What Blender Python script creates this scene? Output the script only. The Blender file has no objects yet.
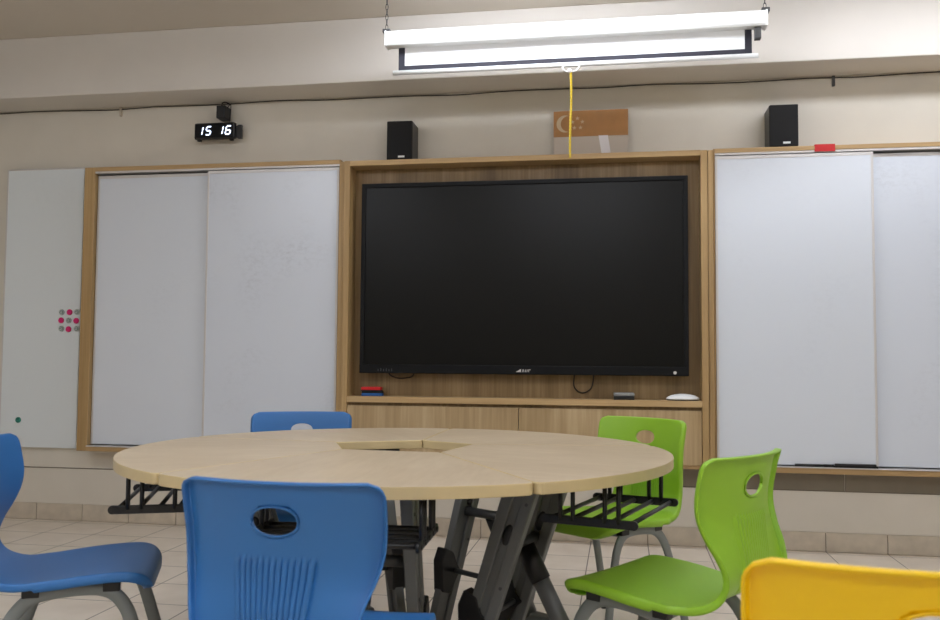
import bpy, bmesh, math, random
from mathutils import Vector, Matrix
random.seed(7)
R = math.radians
PI = math.pi
scene = bpy.context.scene
COL = scene.collection

# ------------------------------------------------------------------ measures of the room (metres)
D = 5.142            # front (board) wall
HC = 1.029           # camera height
T = 0.315            # floor tile
X0 = -3.640
ZC = 2.985           # ceiling
XL, XR, YB = -4.6, 4.2, -3.6
BEAM_Y, BEAM_Z = D - 0.29, 2.612

# ------------------------------------------------------------------ materials
def lin(c):
    def f(v):
        v /= 255.0
        return v / 12.92 if v <= 0.04045 else ((v + 0.055) / 1.055) ** 2.4
    return (f(c[0]), f(c[1]), f(c[2]), 1.0)

def mat(name, col, rough=0.5, metal=0.0, spec=0.5, coat=0.0, noise=0.0, nscale=20.0, bump=0.0, bscale=200.0):
    m = bpy.data.materials.new(name)
    m.use_nodes = True
    nt = m.node_tree
    b = nt.nodes['Principled BSDF']
    b.inputs['Base Color'].default_value = lin(col)
    b.inputs['Roughness'].default_value = rough
    b.inputs['Metallic'].default_value = metal
    b.inputs['Specular IOR Level'].default_value = spec
    b.inputs['Coat Weight'].default_value = coat
    if noise or bump:
        tc = nt.nodes.new('ShaderNodeTexCoord')
    if noise:
        n = nt.nodes.new('ShaderNodeTexNoise')
        n.inputs['Scale'].default_value = nscale
        n.inputs['Detail'].default_value = 5
        nt.links.new(tc.outputs['Object'], n.inputs['Vector'])
        r = nt.nodes.new('ShaderNodeValToRGB')
        a = lin(tuple(v * (1 - noise) for v in col)); c = lin(tuple(min(255, v * (1 + noise * .6)) for v in col))
        r.color_ramp.elements[0].position = .3; r.color_ramp.elements[0].color = a
        r.color_ramp.elements[1].position = .7; r.color_ramp.elements[1].color = c
        nt.links.new(n.outputs['Fac'], r.inputs['Fac'])
        nt.links.new(r.outputs['Color'], b.inputs['Base Color'])
    if bump:
        n2 = nt.nodes.new('ShaderNodeTexNoise')
        n2.inputs['Scale'].default_value = bscale
        n2.inputs['Detail'].default_value = 3
        nt.links.new(tc.outputs['Object'], n2.inputs['Vector'])
        bp = nt.nodes.new('ShaderNodeBump')
        bp.inputs['Strength'].default_value = bump
        bp.inputs['Distance'].default_value = 0.002
        nt.links.new(n2.outputs['Fac'], bp.inputs['Height'])
        nt.links.new(bp.outputs['Normal'], b.inputs['Normal'])
    return m

def wood(name, c0, c1, c2, axis='Z', rough=0.42, fine=60.0, long=1.2):
    """laminate with long streaks running along one axis"""
    m = bpy.data.materials.new(name); m.use_nodes = True
    nt = m.node_tree; b = nt.nodes['Principled BSDF']
    b.inputs['Roughness'].default_value = rough
    b.inputs['Specular IOR Level'].default_value = 0.4
    tc = nt.nodes.new('ShaderNodeTexCoord')
    mp = nt.nodes.new('ShaderNodeMapping')
    s = {'X': (long, fine, fine), 'Y': (fine, long, fine), 'Z': (fine, fine, long)}[axis]
    mp.inputs['Scale'].default_value = s
    nt.links.new(tc.outputs['Object'], mp.inputs['Vector'])
    n = nt.nodes.new('ShaderNodeTexNoise'); n.inputs['Scale'].default_value = 1.0
    n.inputs['Detail'].default_value = 6; n.inputs['Roughness'].default_value = .65
    nt.links.new(mp.outputs['Vector'], n.inputs['Vector'])
    mp2 = nt.nodes.new('ShaderNodeMapping')
    mp2.inputs['Scale'].default_value = tuple(v / 9.0 if v > 5 else v / 2.0 for v in s)
    nt.links.new(tc.outputs['Object'], mp2.inputs['Vector'])
    n2 = nt.nodes.new('ShaderNodeTexNoise'); n2.inputs['Scale'].default_value = 1.0; n2.inputs['Detail'].default_value = 3
    nt.links.new(mp2.outputs['Vector'], n2.inputs['Vector'])
    mx = nt.nodes.new('ShaderNodeMath'); mx.operation = 'ADD'
    h = nt.nodes.new('ShaderNodeMath'); h.operation = 'MULTIPLY'; h.inputs[1].default_value = .5
    nt.links.new(n.outputs['Fac'], mx.inputs[0]); nt.links.new(n2.outputs['Fac'], mx.inputs[1])
    nt.links.new(mx.outputs[0], h.inputs[0])
    r = nt.nodes.new('ShaderNodeValToRGB')
    e = r.color_ramp.elements
    e[0].position = .36; e[0].color = lin(c0)
    e[1].position = .64; e[1].color = lin(c2)
    k = e.new(.5); k.color = lin(c1)
    nt.links.new(h.outputs[0], r.inputs['Fac'])
    nt.links.new(r.outputs['Color'], b.inputs['Base Color'])
    return m

def emit(name, col, strength):
    m = bpy.data.materials.new(name); m.use_nodes = True
    nt = m.node_tree; nt.nodes.clear()
    o = nt.nodes.new('ShaderNodeOutputMaterial'); e = nt.nodes.new('ShaderNodeEmission')
    e.inputs['Color'].default_value = lin(col); e.inputs['Strength'].default_value = strength
    nt.links.new(e.outputs[0], o.inputs['Surface'])
    return m

def board_mat(name, col, smear):
    """glossy dry-erase enamel with faint grey wiped-off smears"""
    m = bpy.data.materials.new(name); m.use_nodes = True
    nt = m.node_tree; b = nt.nodes['Principled BSDF']
    b.inputs['Roughness'].default_value = .24
    b.inputs['Specular IOR Level'].default_value = .45
    tc = nt.nodes.new('ShaderNodeTexCoord')
    n = nt.nodes.new('ShaderNodeTexNoise'); n.inputs['Scale'].default_value = 2.2; n.inputs['Detail'].default_value = 2
    nt.links.new(tc.outputs['Object'], n.inputs['Vector'])
    mp = nt.nodes.new('ShaderNodeMapping'); mp.inputs['Scale'].default_value = (28, 28, 44)
    nt.links.new(tc.outputs['Object'], mp.inputs['Vector'])
    n2 = nt.nodes.new('ShaderNodeTexNoise'); n2.inputs['Scale'].default_value = 1.0; n2.inputs['Detail'].default_value = 6
    n2.inputs['Roughness'].default_value = .7
    nt.links.new(mp.outputs['Vector'], n2.inputs['Vector'])
    r1 = nt.nodes.new('ShaderNodeMapRange'); r1.inputs['From Min'].default_value = .5; r1.inputs['From Max'].default_value = .72
    nt.links.new(n.outputs['Fac'], r1.inputs['Value'])
    r2 = nt.nodes.new('ShaderNodeMapRange'); r2.inputs['From Min'].default_value = .45; r2.inputs['From Max'].default_value = .75
    nt.links.new(n2.outputs['Fac'], r2.inputs['Value'])
    mu = nt.nodes.new('ShaderNodeMath'); mu.operation = 'MULTIPLY'
    nt.links.new(r1.outputs['Result'], mu.inputs[0]); nt.links.new(r2.outputs['Result'], mu.inputs[1])
    mu2 = nt.nodes.new('ShaderNodeMath'); mu2.operation = 'MULTIPLY'; mu2.inputs[1].default_value = smear
    nt.links.new(mu.outputs[0], mu2.inputs[0])
    mix = nt.nodes.new('ShaderNodeMix'); mix.data_type = 'RGBA'
    mix.inputs['A'].default_value = lin(col); mix.inputs['B'].default_value = lin((120, 122, 128))
    nt.links.new(mu2.outputs[0], mix.inputs['Factor'])
    nt.links.new(mix.outputs['Result'], b.inputs['Base Color'])
    return m

def tile_mat(name):
    """square beige ceramic tiles with dark joints, laid from the board wall"""
    m = bpy.data.materials.new(name); m.use_nodes = True
    nt = m.node_tree; b = nt.nodes['Principled BSDF']
    b.inputs['Roughness'].default_value = .32; b.inputs['Specular IOR Level'].default_value = .4
    g = nt.nodes.new('ShaderNodeNewGeometry')
    sep = nt.nodes.new('ShaderNodeSeparateXYZ'); nt.links.new(g.outputs['Position'], sep.inputs[0])
    def line(sock, off):
        a = nt.nodes.new('ShaderNodeMath'); a.operation = 'ADD'; a.inputs[1].default_value = -off + T * 100.5
        nt.links.new(sock, a.inputs[0])
        d = nt.nodes.new('ShaderNodeMath'); d.operation = 'DIVIDE'; d.inputs[1].default_value = T
        nt.links.new(a.outputs[0], d.inputs[0])
        f = nt.nodes.new('ShaderNodeMath'); f.operation = 'FRACT'; nt.links.new(d.outputs[0], f.inputs[0])
        s = nt.nodes.new('ShaderNodeMath'); s.operation = 'SUBTRACT'; s.inputs[1].default_value = .5; nt.links.new(f.outputs[0], s.inputs[0])
        ab = nt.nodes.new('ShaderNodeMath'); ab.operation = 'ABSOLUTE'; nt.links.new(s.outputs[0], ab.inputs[0])
        l = nt.nodes.new('ShaderNodeMath'); l.operation = 'LESS_THAN'; l.inputs[1].default_value = .0085; nt.links.new(ab.outputs[0], l.inputs[0])
        return l.outputs[0]
    lx = line(sep.outputs['X'], X0); ly = line(sep.outputs['Y'], D - T * 1.22)
    mxx = nt.nodes.new('ShaderNodeMath'); mxx.operation = 'MAXIMUM'
    nt.links.new(lx, mxx.inputs[0]); nt.links.new(ly, mxx.inputs[1])
    n = nt.nodes.new('ShaderNodeTexNoise'); n.inputs['Scale'].default_value = 6; n.inputs['Detail'].default_value = 6
    nt.links.new(g.outputs['Position'], n.inputs['Vector'])
    r = nt.nodes.new('ShaderNodeValToRGB')
    r.color_ramp.elements[0].position = .3; r.color_ramp.elements[0].color = lin((212, 201, 186))
    r.color_ramp.elements[1].position = .7; r.color_ramp.elements[1].color = lin((226, 216, 203))
    nt.links.new(n.outputs['Fac'], r.inputs['Fac'])
    mix = nt.nodes.new('ShaderNodeMix'); mix.data_type = 'RGBA'
    mix.inputs['B'].default_value = lin((92, 82, 72))
    nt.links.new(mxx.outputs[0], mix.inputs['Factor']); nt.links.new(r.outputs['Color'], mix.inputs['A'])
    nt.links.new(mix.outputs['Result'], b.inputs['Base Color'])
    bp = nt.nodes.new('ShaderNodeBump'); bp.inputs['Strength'].default_value = .4; bp.inputs['Distance'].default_value = .002
    iv = nt.nodes.new('ShaderNodeMath'); iv.operation = 'SUBTRACT'; iv.inputs[0].default_value = 1.0
    nt.links.new(mxx.outputs[0], iv.inputs[1]); nt.links.new(iv.outputs[0], bp.inputs['Height'])
    nt.links.new(bp.outputs['Normal'], b.inputs['Normal'])
    return m

M = {}
M['wall'] = mat('painted_wall', (213, 207, 195), .75, noise=.02, nscale=3, bump=.12, bscale=120)
M['beam'] = mat('painted_beam', (214, 209, 202), .72, noise=.015, nscale=3)
M['ceil'] = mat('painted_ceiling', (208, 200, 188), .85, noise=.015, nscale=2)
M['tile'] = tile_mat('floor_tiles')
M['skirt'] = mat('skirting_tile', (196, 185, 168), .4, noise=.06, nscale=14)
M['course'] = mat('wall_tile_shaded', (130, 122, 108), .5, noise=.04, nscale=8)  # shade under the board units is mixed into this tile colour
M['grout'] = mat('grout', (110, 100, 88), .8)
M['oak'] = wood('oak_laminate', (150, 121, 79), (170, 140, 95), (188, 159, 114), 'Z')
M['oak_x'] = wood('oak_laminate_rail', (162, 131, 88), (182, 151, 106), (198, 170, 126), 'X')
M['oak_shaded'] = wood('oak_back_shaded', (116, 92, 58), (140, 114, 76), (166, 139, 99), 'Z', fine=42)  # same oak made darker, with the shade of the recess in its colour
M['oak_door'] = wood('oak_door', (150, 125, 88), (172, 147, 109), (192, 169, 132), 'Z', fine=42)
M['gap'] = mat('dark_gap', (40, 32, 24), .8)
M['alu'] = mat('aluminium_track', (205, 202, 200), .4, metal=.3)
M['board'] = board_mat('whiteboard_enamel', (211, 217, 226), .10)
M['board2'] = board_mat('whiteboard_enamel_smudged', (209, 215, 225), .28)
M['board3'] = board_mat('whiteboard_enamel_wall', (220, 227, 231), .08)
M['black'] = mat('black_plastic', (17, 17, 19), .38)
M['bezel'] = mat('black_bezel', (8, 9, 11), .5, spec=.2)
M['glass'] = mat('display_glass', (10, 10, 8), .3, spec=.18)
M['matt'] = mat('black_felt', (20, 19, 20), .9)
M['cloth'] = mat('speaker_cloth', (16, 16, 18), .85, bump=.3, bscale=900)
M['white'] = mat('white_enamel', (236, 238, 238), .4)
M['fabric'] = mat('projection_fabric', (238, 240, 242), .7)
M['border'] = mat('black_border', (36, 36, 48), .7)
M['yellow_rope'] = mat('yellow_rope', (208, 180, 44), .7, bump=.5, bscale=300)
M['led'] = emit('white_led', (215, 228, 255), 3.2)
M['lamp'] = emit('lamp_diffuser', (255, 249, 240), 1.0)
M['red'] = mat('red_tape', (192, 12, 16), .5)
M['flag_red'] = mat('faded_flag_red', (163, 112, 52), .45, noise=.06, nscale=14)
M['flag_white'] = mat('faded_flag_white', (186, 174, 160), .5)
M['star'] = mat('flag_mark', (196, 174, 138), .5)
M['tape'] = mat('white_tape', (226, 222, 224), .6)
M['pink'] = mat('pink_magnet', (214, 22, 110), .35)
M['clear'] = mat('grey_magnet', (176, 186, 182), .3)
M['mark'] = mat('magnet_print', (84, 104, 96), .5)
M['teal'] = mat('teal_magnet', (52, 146, 128), .35)
M['tealdark'] = mat('magnet_print_teal', (18, 74, 66), .5)
M['top'] = wood('maple_tabletop', (186, 167, 138), (194, 176, 148), (202, 185, 158), 'X', rough=.4, fine=34, long=5)
M['edge'] = mat('maple_edge_band', (202, 182, 138), .5, noise=.04, nscale=8)
M['steel'] = mat('grey_painted_steel', (112, 114, 114), .42, metal=.35)
M['steel_lt'] = mat('pale_grey_steel', (150, 152, 152), .4, metal=.4)
M['steel_dk'] = mat('dark_grey_steel', (78, 79, 80), .45, metal=.35)
M['tube'] = mat('grey_chair_tube', (128, 133, 132), .45, metal=.2)
M['blue'] = mat('blue_polypropylene', (46, 110, 176), .42, bump=.08, bscale=700)
M['green'] = mat('green_polypropylene', (142, 190, 44), .42, bump=.08, bscale=700)
M['yellow'] = mat('yellow_polypropylene', (244, 200, 0), .42, bump=.08, bscale=700)
M['eraser_blue'] = mat('eraser_blue', (20, 84, 150), .6)
M['cable'] = mat('black_cable', (30, 22, 18), .6)
M['socket'] = mat('wall_fitting', (196, 184, 168), .5)

# ------------------------------------------------------------------ mesh helpers
def link(name, bm, m=None, parent=None, smooth=False, mats=None):
    bmesh.ops.recalc_face_normals(bm, faces=bm.faces)
    me = bpy.data.meshes.new(name)
    bm.to_mesh(me); bm.free()
    for x in (mats or [m]):
        me.materials.append(x)
    if smooth:
        for p in me.polygons:
            p.use_smooth = True
    o = bpy.data.objects.new(name, me)
    COL.objects.link(o)
    if parent is not None:
        o.parent = parent
    return o

def tag(o, label=None, cat=None, group=None, kind=None):
    if label: o['label'] = label
    if cat: o['category'] = cat
    if group: o['group'] = group
    if kind: o['kind'] = kind
    return o

def thing(name, label, cat, loc=(0, 0, 0), rz=0.0, group=None):
    o = bpy.data.objects.new(name, None)
    COL.objects.link(o)
    o.location = loc; o.rotation_euler = (0, 0, rz); o.empty_display_size = .1
    return tag(o, label, cat, group)

def box(bm, a, b, bev=0.0, mi=0, mtx=None):
    a = Vector(a); b = Vector(b)
    lo = Vector((min(a.x, b.x), min(a.y, b.y), min(a.z, b.z))); hi = Vector((max(a.x, b.x), max(a.y, b.y), max(a.z, b.z)))
    sub = bmesh.new()
    bmesh.ops.create_cube(sub, size=1)
    for v in sub.verts:
        v.co = Vector(((v.co.x + .5) * (hi.x - lo.x) + lo.x, (v.co.y + .5) * (hi.y - lo.y) + lo.y, (v.co.z + .5) * (hi.z - lo.z) + lo.z))
    if bev:
        bmesh.ops.bevel(sub, geom=sub.edges[:], offset=bev, segments=2, affect='EDGES', profile=.5)
    merge(bm, sub, mi, mtx)

def merge(bm, sub, mi=0, mtx=None):
    vm = {}
    for v in sub.verts:
        vm[v] = bm.verts.new(mtx @ v.co if mtx is not None else v.co)
    for f in sub.faces:
        try:
            nf = bm.faces.new([vm[v] for v in f.verts]); nf.material_index = mi; nf.smooth = f.smooth
        except ValueError:
            pass
    sub.free()

def prism(bm, pts, z0, z1, mi=0, mtx=None, side_mi=None):
    sub = bmesh.new()
    n = len(pts)
    lo = [sub.verts.new((p[0], p[1], z0)) for p in pts]
    hi = [sub.verts.new((p[0], p[1], z1)) for p in pts]
    faces = [(sub.faces.new(lo[::-1]), mi), (sub.faces.new(hi), mi)]
    for i in range(n):
        faces.append((sub.faces.new((lo[i], lo[(i + 1) % n], hi[(i + 1) % n], hi[i])), mi if side_mi is None else side_mi))
    vm = {}
    for v in sub.verts:
        vm[v] = bm.verts.new(mtx @ v.co if mtx is not None else v.co)
    for f, k in faces:
        nf = bm.faces.new([vm[v] for v in f.verts]); nf.material_index = k
    sub.free()

def cyl(bm, p0, p1, r, seg=16, r1=None, cap=True, mi=0):
    p0 = Vector(p0); p1 = Vector(p1); r1 = r if r1 is None else r1
    d = (p1 - p0).normalized()
    u = d.orthogonal().normalized(); w = d.cross(u)
    A = []; B = []
    for i in range(seg):
        a = 2 * PI * i / seg
        k = u * math.cos(a) + w * math.sin(a)
        A.append(bm.verts.new(p0 + k * r)); B.append(bm.verts.new(p1 + k * r1))
    fs = []
    for i in range(seg):
        f = bm.faces.new((A[i], A[(i + 1) % seg], B[(i + 1) % seg], B[i])); f.smooth = True; fs.append(f)
    if cap:
        fs.append(bm.faces.new(A[::-1])); fs.append(bm.faces.new(B))
    for f in fs: f.material_index = mi

def smooth_path(pts, n=8):
    """Catmull-Rom through the points"""
    P = [Vector(p) for p in pts]
    P = [P[0] * 2 - P[1]] + P + [P[-1] * 2 - P[-2]]
    out = []
    for i in range(1, len(P) - 2):
        for k in range(n):
            t = k / n
            a, b, c, d = P[i - 1], P[i], P[i + 1], P[i + 2]
            out.append(.5 * ((2 * b) + (c - a) * t + (2 * a - 5 * b + 4 * c - d) * t * t + (3 * b - a - 3 * c + d) * t ** 3))
    out.append(P[-2].copy())
    return out

def tube(bm, path, ra, rb=None, seg=12, ref=(0, 0, 1), closed=False):
    """sweep an ellipse: ra along ref, rb across it"""
    rb = ra if rb is None else rb
    ref = Vector(ref)
    n = len(path); rings = []
    for i, p in enumerate(path):
        p = Vector(p)
        q0 = Vector(path[(i - 1) % n] if (closed or i) else path[i]); q1 = Vector(path[(i + 1) % n] if (closed or i < n - 1) else path[i])
        t = (q1 - q0).normalized()
        u = (ref - t * ref.dot(t))
        if u.length < 1e-4: u = t.orthogonal()
        u.normalize(); w = t.cross(u)
        rings.append([bm.verts.new(p + u * ra * math.cos(2 * PI * k / seg) + w * rb * math.sin(2 * PI * k / seg)) for k in range(seg)])
    for i in range(n if closed else n - 1):
        A = rings[i]; B = rings[(i + 1) % n]
        for k in range(seg):
            f = bm.faces.new((A[k], A[(k + 1) % seg], B[(k + 1) % seg], B[k])); f.smooth = True
    if not closed:
        bm.faces.new(rings[0][::-1]); bm.faces.new(rings[-1])

def bx(name, a, b, m, parent=None, bev=0.0):
    bm = bmesh.new(); box(bm, a, b, bev)
    return link(name, bm, m, parent)

def struct(o):
    o['kind'] = 'structure'
    return o

# ------------------------------------------------------------------ the room
struct(bx('floor', (XL - .1, YB - .1, -.1), (XR + .1, D + .1, 0), M['tile']))
struct(bx('ceiling', (XL - .1, YB - .1, ZC), (XR + .1, D + .1, ZC + .1), M['ceil']))
struct(bx('wall_back', (XL - .1, D, 0), (XR + .1, D + .1, ZC), M['wall']))
struct(bx('wall_left', (XL - .1, YB, 0), (XL, D, ZC), M['wall']))
struct(bx('wall_right', (XR, YB, 0), (XR + .1, D, ZC), M['wall']))
struct(bx('wall_front', (XL - .1, YB - .1, 0), (XR + .1, YB, ZC), M['wall']))
struct(bx('ceiling_beam', (XL, BEAM_Y, BEAM_Z), (XR, D, ZC), M['beam'], bev=.006))

# skirting of single tiles with fine joints between them
bm = bmesh.new()
k0 = int((XL - X0) / T) - 1
for k in range(k0, 26):
    a = max(XL, X0 + k * T + .002); b = min(XR, X0 + (k + 1) * T - .002)
    if b > a: box(bm, (a, D - .011, .001), (b, D, .103), .0015)
struct(link('baseboard_back', bm, M['skirt']))
bm = bmesh.new(); box(bm, (XL, D - .006, .0), (XR, D - .0005, .1), 0)
struct(link('trim_1', bm, M['grout']))
# course of wall tiles below the boards
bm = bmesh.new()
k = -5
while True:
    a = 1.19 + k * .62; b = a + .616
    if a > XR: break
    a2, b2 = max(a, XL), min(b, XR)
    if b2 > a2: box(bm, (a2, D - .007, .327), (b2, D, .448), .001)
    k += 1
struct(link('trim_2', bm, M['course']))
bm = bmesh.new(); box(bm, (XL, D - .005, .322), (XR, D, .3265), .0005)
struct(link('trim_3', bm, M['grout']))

# cable clipped along the corner under the beam
w = thing('wall_cable', 'thin black cable clipped along the wall under the beam', 'cable', (0, D - .012, BEAM_Z - .004))
bm = bmesh.new()
pts = []
x = XL + .02
i = 0
while x < XR - .02:
    pts.append((x, .005 * math.sin(i * 1.7) * .3, -.006 + .004 * math.sin(i * 2.3) + .003 * math.sin(i * .9)))
    x += .28; i += 1
tube(bm, smooth_path(pts, 4), .003, seg=8)
link('cord', bm, M['cable'], w, True)
for cx, s in ((-3.14, 1), (1.16, -1)):
    bm = bmesh.new()
    box(bm, (cx - .008, -.006, -.055), (cx + .008, .011, .004), .003)
    link('cable_clip', bm, M['socket'] if s > 0 else M['steel_dk'], w)

# ------------------------------------------------------------------ wall unit: left sliding boards, centre cabinet, right sliding boards
FB = 4.97      # face of the board frames
FCAB = 4.93    # face of the centre cabinet

def board_unit(label, x0, x1, z0, z1, inner, panels, side='L'):
    """inner = (xa, xb, za, zb) opening; panels = list of (x0, x1, depth, material)"""
    t = thing('sliding_whiteboard', label, 'whiteboard', ((x0 + x1) / 2, FB, z0))
    ox, oy, oz = t.location
    def P(x, y, z): return (x - ox, y - oy, z - oz)
    xa, xb, za, zb = inner
    for a, b in ((x0, xa), (xb, x1)):
        if b - a > .005:
            bx('frame_post', P(a, FB, z0), P(b, D - .001, z1), M['oak'], t, .002)
    bx('top_rail', P(xa, FB, zb + .012), P(xb, D - .001, z1), M['oak_x'], t, .002)
    bx('bottom_rail', P(xa, FB, z0), P(xb, D - .001, za - .012), M['oak_x'], t, .002)
    bm = bmesh.new()
    box(bm, P(xa, FB + .003, zb), P(xb, FB + .105, zb + .012), .001)
    link('top_track', bm, M['alu'], t)
    bm = bmesh.new()
    box(bm, P(xa, FB - .012, za - .012), P(xb, FB + .105, za - .006), .001)
    link('bottom_track', bm, M['alu'], t)
    bx('backing', P(xa, D - .035, za - .012), P(xb, D - .002, zb + .012), M['gap'], t)
    for (a, b, dep, m, top, bot) in panels:
        p = bx('board_panel', P(a, FB + dep, bot), P(b, FB + dep + .022, top), m, t, .0015)
        q = bmesh.new()
        for e0, e1 in ((a, a + .012), (b - .012, b)):
            box(q, P(e0, FB + dep - .002, bot), P(e1, FB + dep + .001, top), .0006)
        box(q, P(a + .012, FB + dep - .002, top - .018), P(b - .012, FB + dep + .001, top), .0006)
        link('panel_edge', q, M['alu'], p)
    return t

board_unit('oak framed sliding whiteboard left of the black display, beside the bare wall panel',
           -3.272, -1.626, .453, 2.192, (-3.203, -1.634, .493, 2.154),
           [(-3.198, -2.42, .032, M['board'], 2.143, .494), (-2.462, -1.636, .006, M['board2'], 2.149, .494)])
board_unit('oak framed sliding whiteboard right of the black display, with red tape on its rail',
           .494, 2.30, .436, 2.186, (.502, 2.24, .478, 2.150),
           [(1.28, 2.10, .032, M['board2'], 2.139, .479), (.504, 1.319, .006, M['board'], 2.145, .479)])

# fixed white panel at far left
t = thing('wall_board', 'plain white board screwed flat on the wall at far left, with magnets', 'whiteboard', (-3.63, 5.10, .452))
bx('board_panel', (-.268, 0, 0), (.268, D - 5.101, 1.77), M['board3'], t, .002)
bm = bmesh.new()
box(bm, (-.272, -.002, -.001), (-.262, .012, 1.771), .001)
box(bm, (-.262, -.002, 1.763), (.268, .012, 1.773), .001)
link('edge_strip', bm, M['alu'], t)

# centre cabinet
CX0, CX1, CZ0, CZ1 = -1.622, .490, .445, 2.173
ci0, ci1 = -1.556, .4235
t = thing('display_cabinet', 'oak laminate cabinet recess holding the black display and a shelf', 'cabinet', ((CX0 + CX1) / 2, FCAB, CZ0))
ox, oy, oz = t.location
def P(x, y, z): return (x - ox, y - oy, z - oz)
for a, b in ((CX0, ci0), (ci1, CX1)):
    bm = bmesh.new()
    s = -1 if a == CX0 else 1
    mid = (a + b) / 2 + .004 * s
    box(bm, P(a, FCAB + (.012 if s < 0 else 0), CZ0), P(mid - .0015, D - .001, CZ1 - .002), .0015)
    box(bm, P(mid + .0015, FCAB + (0 if s < 0 else .012), CZ0), P(b, D - .001, CZ1), .0015)
    link('side_panel', bm, M['oak'], t)
bx('top_panel', P(ci0, FCAB, 2.143), P(ci1, D - .001, CZ1), M['oak_x'], t, .0015)
bx('back_panel', P(ci0, FCAB + .128, .76), P(ci1, FCAB + .146, 2.143), M['oak_shaded'], t)
bx('shelf', P(ci0, FCAB, .776), P(ci1, FCAB + .128, .810), M['oak_x'], t, .002)
bx('shadow_gap', P(ci0, FCAB + .03, .745), P(ci1, FCAB + .10, .776), M['oak_shaded'], t)
bx('bottom_panel', P(ci0, FCAB + .02, CZ0), P(ci1, D - .001, CZ0 + .02), M['oak_x'], t)
xm = (ci0 + ci1) / 2
for a, b in ((ci0 + .003, xm - .002), (xm + .002, ci1 - .003)):
    bx('door', P(a, FCAB + .006, CZ0 + .022), P(b, FCAB + .024, .757), M['oak_door'], t, .001)

# ------------------------------------------------------------------ interactive display
TX0, TX1, TZ0, TZ1, TY = -1.491, .3575, .9425, 2.041, 4.955
t = thing('interactive_display', 'large black interactive display, switched off, in the oak cabinet', 'screen', ((TX0 + TX1) / 2, TY, TZ0))
ox, oy, oz = t.location
bw, bb = .026, .050
bm = bmesh.new()
box(bm, P(TX0, TY, TZ1 - bw), P(TX1, TY + .07, TZ1), .004)
box(bm, P(TX0, TY - .004, TZ0), P(TX1, TY + .07, TZ0 + bb), .004)
box(bm, P(TX0, TY, TZ0 + bb - .004), P(TX0 + bw, TY + .07, TZ1 - bw + .004), .003)
box(bm, P(TX1 - bw, TY, TZ0 + bb - .004), P(TX1, TY + .07, TZ1 - bw + .004), .003)
box(bm, P(TX0 + .02, TY + .03, TZ0 + .02), P(TX1 - .02, TY + .102, TZ1 - .02))
link('bezel', bm, M['bezel'], t)
bx('screen_glass', P(TX0 + bw, TY + .008, TZ0 + bb), P(TX1 - bw, TY + .03, TZ1 - bw), M['glass'], t)
# tiny pale emblem in the middle of the lower bezel
bm = bmesh.new()
def flatpoly(bm, pts, y, th=.0012):
    A = [bm.verts.new((p[0], y, p[1])) for p in pts]; B = [bm.verts.new((p[0], y - th, p[1])) for p in pts]
    n = len(pts)
    bm.faces.new(A); bm.faces.new(B[::-1])
    for i in range(n): bm.faces.new((A[i], B[i], B[(i + 1) % n], A[(i + 1) % n]))
lx, lz, ly = P(-.585, TY - .004, TZ0 + .020)[0], .014, -.004
flatpoly(bm, [(lx, lz), (lx + .030, lz + .018), (lx + .030, lz)], ly)
for k, (dx, lean) in enumerate(((.036, .003), (.045, -.003), (.053, 0), (.061, .002), (.071, 0))):
    flatpoly(bm, [(lx + dx, lz), (lx + dx + lean, lz + .015), (lx + dx + lean + .0035, lz + .015), (lx + dx + .0035, lz)], ly)
flatpoly(bm, [(lx + .0745, lz + .0115), (lx + .0745, lz + .015), (lx + .083, lz + .015), (lx + .083, lz + .0115)], ly)
tag(link('emblem', bm, M['alu'], t), 'small pale maker emblem on the lower bezel')
bm = bmesh.new()
for k in range(6):
    a = P(-1.38 + k * .016, TY, TZ0)[0]
    flatpoly(bm, [(a, .012), (a, .024 + .004 * (k % 2)), (a + .004, .024 + .004 * (k % 2)), (a + .004, .012)], ly)
link('button_icons', bm, M['steel_dk'], t)
bm = bmesh.new(); cyl(bm, P(.283, TY - .0045, TZ0 + .018), P(.283, TY - .009, TZ0 + .018), .009, 14)
tag(link('sensor', bm, M['alu'], t), 'round pale sensor at the lower right of the bezel')

# cables looping down behind the display
def cable(name, label, pts, y, r=.0035):
    o = thing(name, label, 'cable', (pts[0][0], y, pts[0][1]))
    bm = bmesh.new()
    tube(bm, smooth_path([(p[0] - pts[0][0], (p[2] if len(p) > 2 else 0), p[1] - pts[0][1]) for p in pts], 7), r, seg=8, ref=(0, 1, 0))
    link('cord', bm, M['cable'], o, True)
cable('hanging_cable', 'short dark cable sagging under the left half of the display', [(-1.345, .985), (-1.335, .935), (-1.29, .915), (-1.235, .915), (-1.195, .93), (-1.18, .985)], 5.045)
cable('hanging_cable', 'dark cable loop hanging below the right half of the display', [(-.256, .99), (-.268, .90), (-.257, .862), (-.222, .842), (-.185, .855), (-.163, .89), (-.152, .99)], 5.045)

# ------------------------------------------------------------------ things on the cabinet shelf
ZS = .8105
def eraser(label, x, y, z, rz, m, w=.115, d=.05, h=.026):
    o = thing('board_eraser', label, 'eraser', (x, y, z), rz, 'erasers on the cabinet shelf')
    bx('felt_pad', (-w / 2, -d / 2, 0), (w / 2, d / 2, h * .42), M['matt'], o, .002)
    bx('grip', (-w / 2 + .001, -d / 2 + .001, h * .42), (w / 2 - .001, d / 2 - .001, h), m, o, .004)
o = thing('board_eraser', 'blue eraser under the red one on the cabinet shelf', 'eraser', (-1.42, 4.99, ZS), R(3), 'erasers on the cabinet shelf')
bx('grip', (-.06, -.026, 0), (.06, .026, .017), M['eraser_blue'], o, .003)
bx('felt_pad', (-.058, -.025, .017), (.058, .025, .027), M['matt'], o, .001)
o = thing('board_eraser', 'red eraser on top of the blue one on the cabinet shelf', 'eraser', (-1.424, 4.99, ZS + .0272), R(1), 'erasers on the cabinet shelf')
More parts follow.
